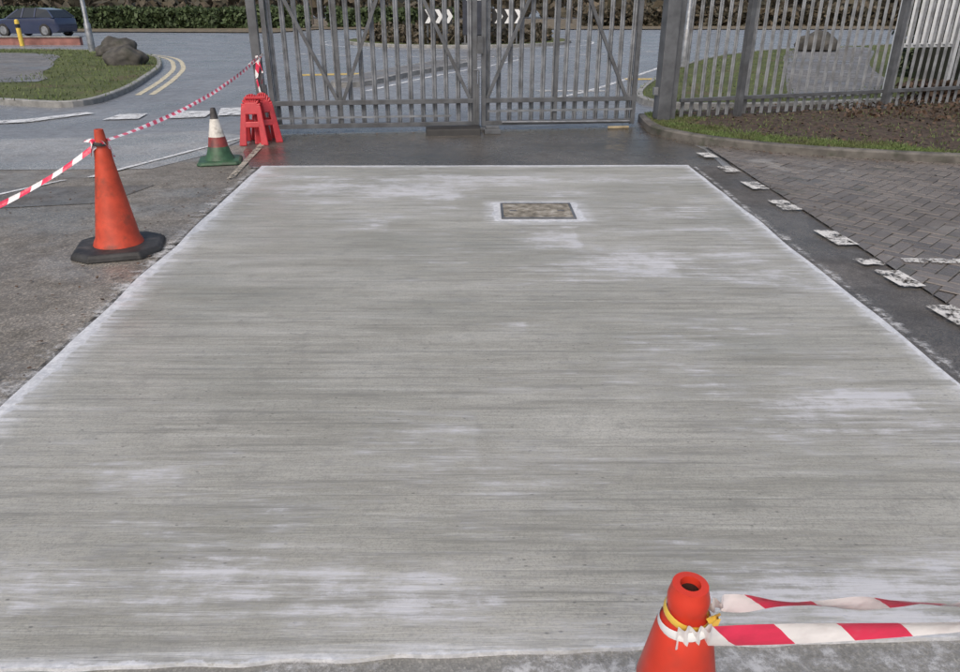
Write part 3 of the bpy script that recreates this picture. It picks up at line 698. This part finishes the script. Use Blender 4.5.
gr=smoothpts([(2.95,13.0),(3.3,15.6),(5.9,21.9),(8.8,26.5),(13,30),(24,34),(24,16),(11.5,14.6),(7,13.2),(4.5,12.6)],5,closed=True)
sheet('grass_verge_ground',gr,.085,m_grass); kerb('verge_kerb',gr,m_kerb2,w=.12,h=.1,closed=True,side=-1)
sheet('footpath_ground',smoothpts([(7.9,19.9),(9.8,25),(12.2,29.4),(14.8,29.6),(10.6,21),(8.6,16),(7.4,14.2),(5.6,13.4),(6.0,14.9)],5,closed=True),.092,m_path)
C=scatter(gr,9000,.085); C=np.array([c for c in C if not inside((c[0],c[1]),[(7.9,19.9),(12.2,29.4),(14.8,29.6),(8.6,16),(5.6,13.4)])]); blades('grass',C,.06,m_blade,.012)

def hedge(name,a,b,w,h,n,leaf,mat,core=True,topn=.15):
    r=empty(name); a=Vector(a);b=Vector(b);d=(b-a);L=d.length;d.normalize();nn=Vector((-d.y,d.x))
    s=rng.random(n)*L; side=rng.random(n); C=np.zeros((n,3))
    for i in range(n):
        hh=h*(1+topn*mn.noise(Vector((s[i]*.8,h,0))))
        u=side[i]
        if u<.36: off=-w/2; z=rng.random()*hh
        elif u<.72: off=w/2; z=rng.random()*hh
        else: off=rng.uniform(-w/2,w/2); z=hh
        off+=rng.normal(0,.07*w)+.18*w*mn.noise(Vector((s[i]*1.2,z*1.2,off))); z+=rng.normal(0,.04*h)
        p=a+d*s[i]+nn*off; C[i]=(p.x,p.y,max(z,.02))
    quads_cloud('foliage',C,leaf,mat,r)
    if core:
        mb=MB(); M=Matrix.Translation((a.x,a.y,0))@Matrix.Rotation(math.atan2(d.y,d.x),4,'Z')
        mb.box(.1*w,L-.1*w,-w*.38,w*.38,0,h*.86,0,M); mb.obj('dark_core',m_dark,r)  # added plain dark box inside the leaves, stops the hedge being see-through
hedge('clipped_hedge',(-36,55),(-12.4,57.5),2,1.3,12000,.16,m_hedge)
hedge('clipped_hedge',(-11.5,60),(-2,61),2.5,1.2,5000,.2,m_hedge)
hedge('clipped_hedge',(8,63),(40,63),2.5,1.2,9000,.2,m_brush)
sheet('verge_ground',[(-60,48),(-30,49.5),(-12.5,47.5),(-11,54),(60,54),(60,90),(-80,90),(-80,48)],.05,simple('leafy_verge',(.15,.12,.08),.9,var=.5,scale=3,dirt=(.06,.08,.03),dirtamt=.8))
hedge('conifer_hedge',(9.7,16.6),(20,20.0),1.8,3.1,22000,.09,m_conifer)
hedge('shrub_border',(7.3,12.95),(12.5,14.9),.5,.35,2500,.06,m_litter,core=False)

r=empty('white_slatted_panel',(7.95,13.9,0),R(17))
mb=MB()
for i in range(8):
    x=-.58+i*.166
    mb.add([(x-.06,0,.95),(x-.03,-.025,.95),(x+.03,-.025,.95),(x+.06,0,.95),(x-.06,0,3.0),(x-.03,-.025,3.0),(x+.03,-.025,3.0),(x+.06,0,3.0)],[(0,1,5,4),(1,2,6,5),(2,3,7,6),(4,5,6,7),(0,3,2,1),(0,4,7,3)])
mb.obj('slats',m_wpanel,r)
mb=MB()
for z in (.9,1.75,2.6): mb.box(-.68,.68,.003,.05,z,z+.07)
mb.box(-.72,-.66,-.02,.05,0,3.05); mb.box(.66,.72,-.02,.05,0,3.05); mb.obj('rails_and_posts',m_wpanel,r,bevel=.004)

def pole(name,loc,h,rad,arm=False,mat=m_steel,lean=0):
    r=empty(name,loc); r.rotation_euler=(0,lean,0)
    mb=MB(); mb.rev([(rad*1.5,0),(rad*1.5,.9),(rad,.95),(rad*.6,h)],16); mb.obj('column',mat,r,smooth=True)
    mb=MB()
    if arm:
        mb.tube([(0,0,h-.03),(.3,0,h+.15),(1.2,0,h+.25)],rad*.5); mb.box(1.1,1.75,-.13,.13,h+.2,h+.3)
    else:
        mb.rev([(rad*.62,h),(rad*.62,h+.03),(rad*.3,h+.05)],16)
    mb.obj('lantern' if arm else 'cap',m_galv,r)
pole('street_lamp',(-13.6,27.3,.08),7,.075,True,m_galv)
pole('street_lamp',(5.4,20.5,.08),7,.075,True,m_galv)
r=empty('bollard',(-19.3,32.9,0)); mb=MB(); mb.rev([(.09,0),(.09,.95),(.075,1.0),(.03,1.03)],16); mb.obj('shaft',m_yb,r,smooth=True); mb=MB(); mb.rev([(.093,.7),(.093,.85)],16); mb.obj('band',m_black,r)
r=empty('low_brick_wall',(0,0,0)); mb=MB(); mb.box(-34,-17.2,33.6,33.85,0,.3); mb.obj('wall',m_brick,r); mb=MB(); mb.box(-34,-17.15,33.55,33.9,.303,.35); mb.obj('coping',m_kerb2,r)

def car(loc,rot):
    r=empty('parked_car',loc,rot)
    paint=T('dark_blue_paint'); f=paint.noise(3,4); mp=paint.fin(paint.mix(f,(.018,.028,.065),(.035,.05,.11)),.25); paint.b.inputs['Coat Weight'].default_value=.6
    glass=T('car_glass'); mg=glass.fin((.02,.025,.03),.08)
    st=[(-2.05,.35,.55,.62),(-1.98,.24,.72,.76),(-1.6,.2,.86,.84),(-1.0,.18,.93,.87),(0,.17,.95,.88),(1.0,.18,.97,.87),(1.6,.2,.98,.85),(1.9,.26,.93,.80),(2.0,.4,.7,.7)]
    mb=MB(); V=[]
    for x,zl,zb,w in st:
        zm=(zl+zb)/2
        V+=[(x,-w*.93,zl),(x,-w,zm),(x,-w*.97,zb-.05),(x,-w*.86,zb),(x,w*.86,zb),(x,w*.97,zb-.05),(x,w,zm),(x,w*.93,zl)]
    Fc=[]
    for i in range(len(st)-1): Fc+=[(i*8+k,(i+1)*8+k,(i+1)*8+(k+1)%8,i*8+(k+1)%8) for k in range(8)]
    Fc+=[list(range(8)),list(range(len(V)-8,len(V)))[::-1]]; mb.add(V,Fc); mb.obj('body',mp,r,smooth=True)
    lo=[(-1.05,.92),(-.35,.95),(.7,.965),(1.85,.955)]; hi=[(-.35,1.36),(-.05,1.42),(.75,1.42),(1.45,1.33)]
    mb=MB(); V=[]
    for (xl,zl),(xh,zh) in zip(lo,hi): V+=[(xl,-.78,zl),(xh,-.58,zh),(xh,.58,zh),(xl,.78,zl)]
    Fc=[];mi=[]
    for i in range(3):
        for k in range(3): Fc.append((i*4+k,(i+1)*4+k,(i+1)*4+k+1,i*4+k+1)); mi.append(0 if k==1 else 1)
    Fc+=[(0,1,2,3),(15,14,13,12)]; mi+=[1,1]
    mb.v+=V; mb.f+=[list(q) for q in Fc]; mb.mi+=mi
    for s in (-1,1):
        for (xl,zl),(xh,zh) in ((lo[0],hi[0]),(lo[2],hi[2]),(lo[3],hi[3]),((-.1,.955),(.02,1.42))): mb.bar((xl,s*.785,zl),(xh,s*.59,zh),.06,.03)
    mb.obj('cabin',[mp,mg],r)
    for k,(x,y) in enumerate(((-1.3,-.8),(-1.3,.8),(1.25,-.8),(1.25,.8))):
        mb=MB(); M=Matrix.Rotation(R(90),3,'X'); mb.rev([(.20,-.1),(.31,-.1),(.33,-.06),(.33,.06),(.31,.1),(.20,.1)],24,(x,y,.33),tilt=M); mb.obj('tyre_%d'%(k+1),m_blackr,r,smooth=True)
        mb=MB(); mb.rev([(.19,-.108),(.21,-.1),(.21,.1),(.19,.108)],12,(x,y,.33),tilt=M); mb.obj('wheel_%d'%(k+1),m_galv,r)
    mb=MB()
    for s in (-1,1): mb.box(-2.04,-1.93,s*.58-.14,s*.58+.14,.58,.7)
    mb.obj('headlamps',m_wsign,r,bevel=.02)
car((-24.0,42.6,0),R(-12))

def tree(loc,h,seed):
    r=empty('bare_tree',loc); rr=random.Random(seed); mb=MB()
    def br(p,d,L,rad,dep):
        q=p+d*L; n=5
        z=d.normalized(); M=z.to_track_quat('Z','Y').to_matrix()
        v=[p+M@Vector((rad*math.cos(6.283*k/n),rad*math.sin(6.283*k/n),0)) for k in range(n)]+[q+M@Vector((rad*.65*math.cos(6.283*k/n),rad*.65*math.sin(6.283*k/n),0)) for k in range(n)]
        mb.add(v,[(k,(k+1)%n,n+(k+1)%n,n+k) for k in range(n)])
        if dep==0: return
        for _ in range(3 if dep>1 else 4):
            nd=(d+Vector((rr.uniform(-1,1),rr.uniform(-1,1),rr.uniform(-.2,.6)))*.65).normalized(); br(q,nd,L*rr.uniform(.6,.85),rad*.6,dep-1)
    br(Vector((0,0,0)),Vector((0,0,1)),h*.28,h*.018,5); mb.obj('trunk_and_branches',m_bark,r)
for i,(x,y,h) in enumerate(((-45,75,11),(-30,68,9),(-21,72,10),(-14,66,8),(8,70,11),(20,66,9),(34,72,11),(50,80,12),(-60,85,12),(-3,80,10))): tree((x,y,0),h,i)
n=14000; C=np.stack([rng.uniform(-140,140,n),rng.uniform(95,112,n),np.abs(rng.random(n)**.8)*4],1); C[:,2]*=(.75+.3*np.sin(C[:,0]*.21)+.15*np.sin(C[:,0]*.73))
quads_cloud('distant_trees',C,.7,m_brush)

# ------------------------------------------------------------ light, world, camera
w=bpy.data.worlds.new('World'); scene.world=w; w.use_nodes=True; nt=w.node_tree; bg=nt.nodes['Background']
sky=nt.nodes.new('ShaderNodeTexSky'); sky.sky_type='NISHITA'; sky.sun_disc=False; sky.sun_elevation=R(50); sky.sun_rotation=R(200); sky.dust_density=5; sky.air_density=1.0; sky.ozone_density=.6
nt.links.new(sky.outputs[0],bg.inputs[0]); bg.inputs[1].default_value=.15
sd=bpy.data.lights.new('sun','SUN'); sd.energy=1.1; sd.angle=R(35); sd.color=(1,.96,.90); so=bpy.data.objects.new('sun',sd); COL.objects.link(so)
el,az=R(50),R(200); dirv=Vector((math.sin(az)*math.cos(el),math.cos(az)*math.cos(el),math.sin(el))); so.rotation_euler=dirv.to_track_quat('Z','Y').to_euler()
cd=bpy.data.cameras.new('camera'); cd.sensor_width=36; cd.lens=725/960*36; cd.clip_start=.05; cd.clip_end=1500
co=bpy.data.objects.new('camera',cd); co.location=(0,0,1.6); co.rotation_euler=(R(90-24.6),0,0); COL.objects.link(co); scene.camera=co
scene.view_settings.view_transform='Standard'; scene.view_settings.look='None'; scene.view_settings.exposure=0
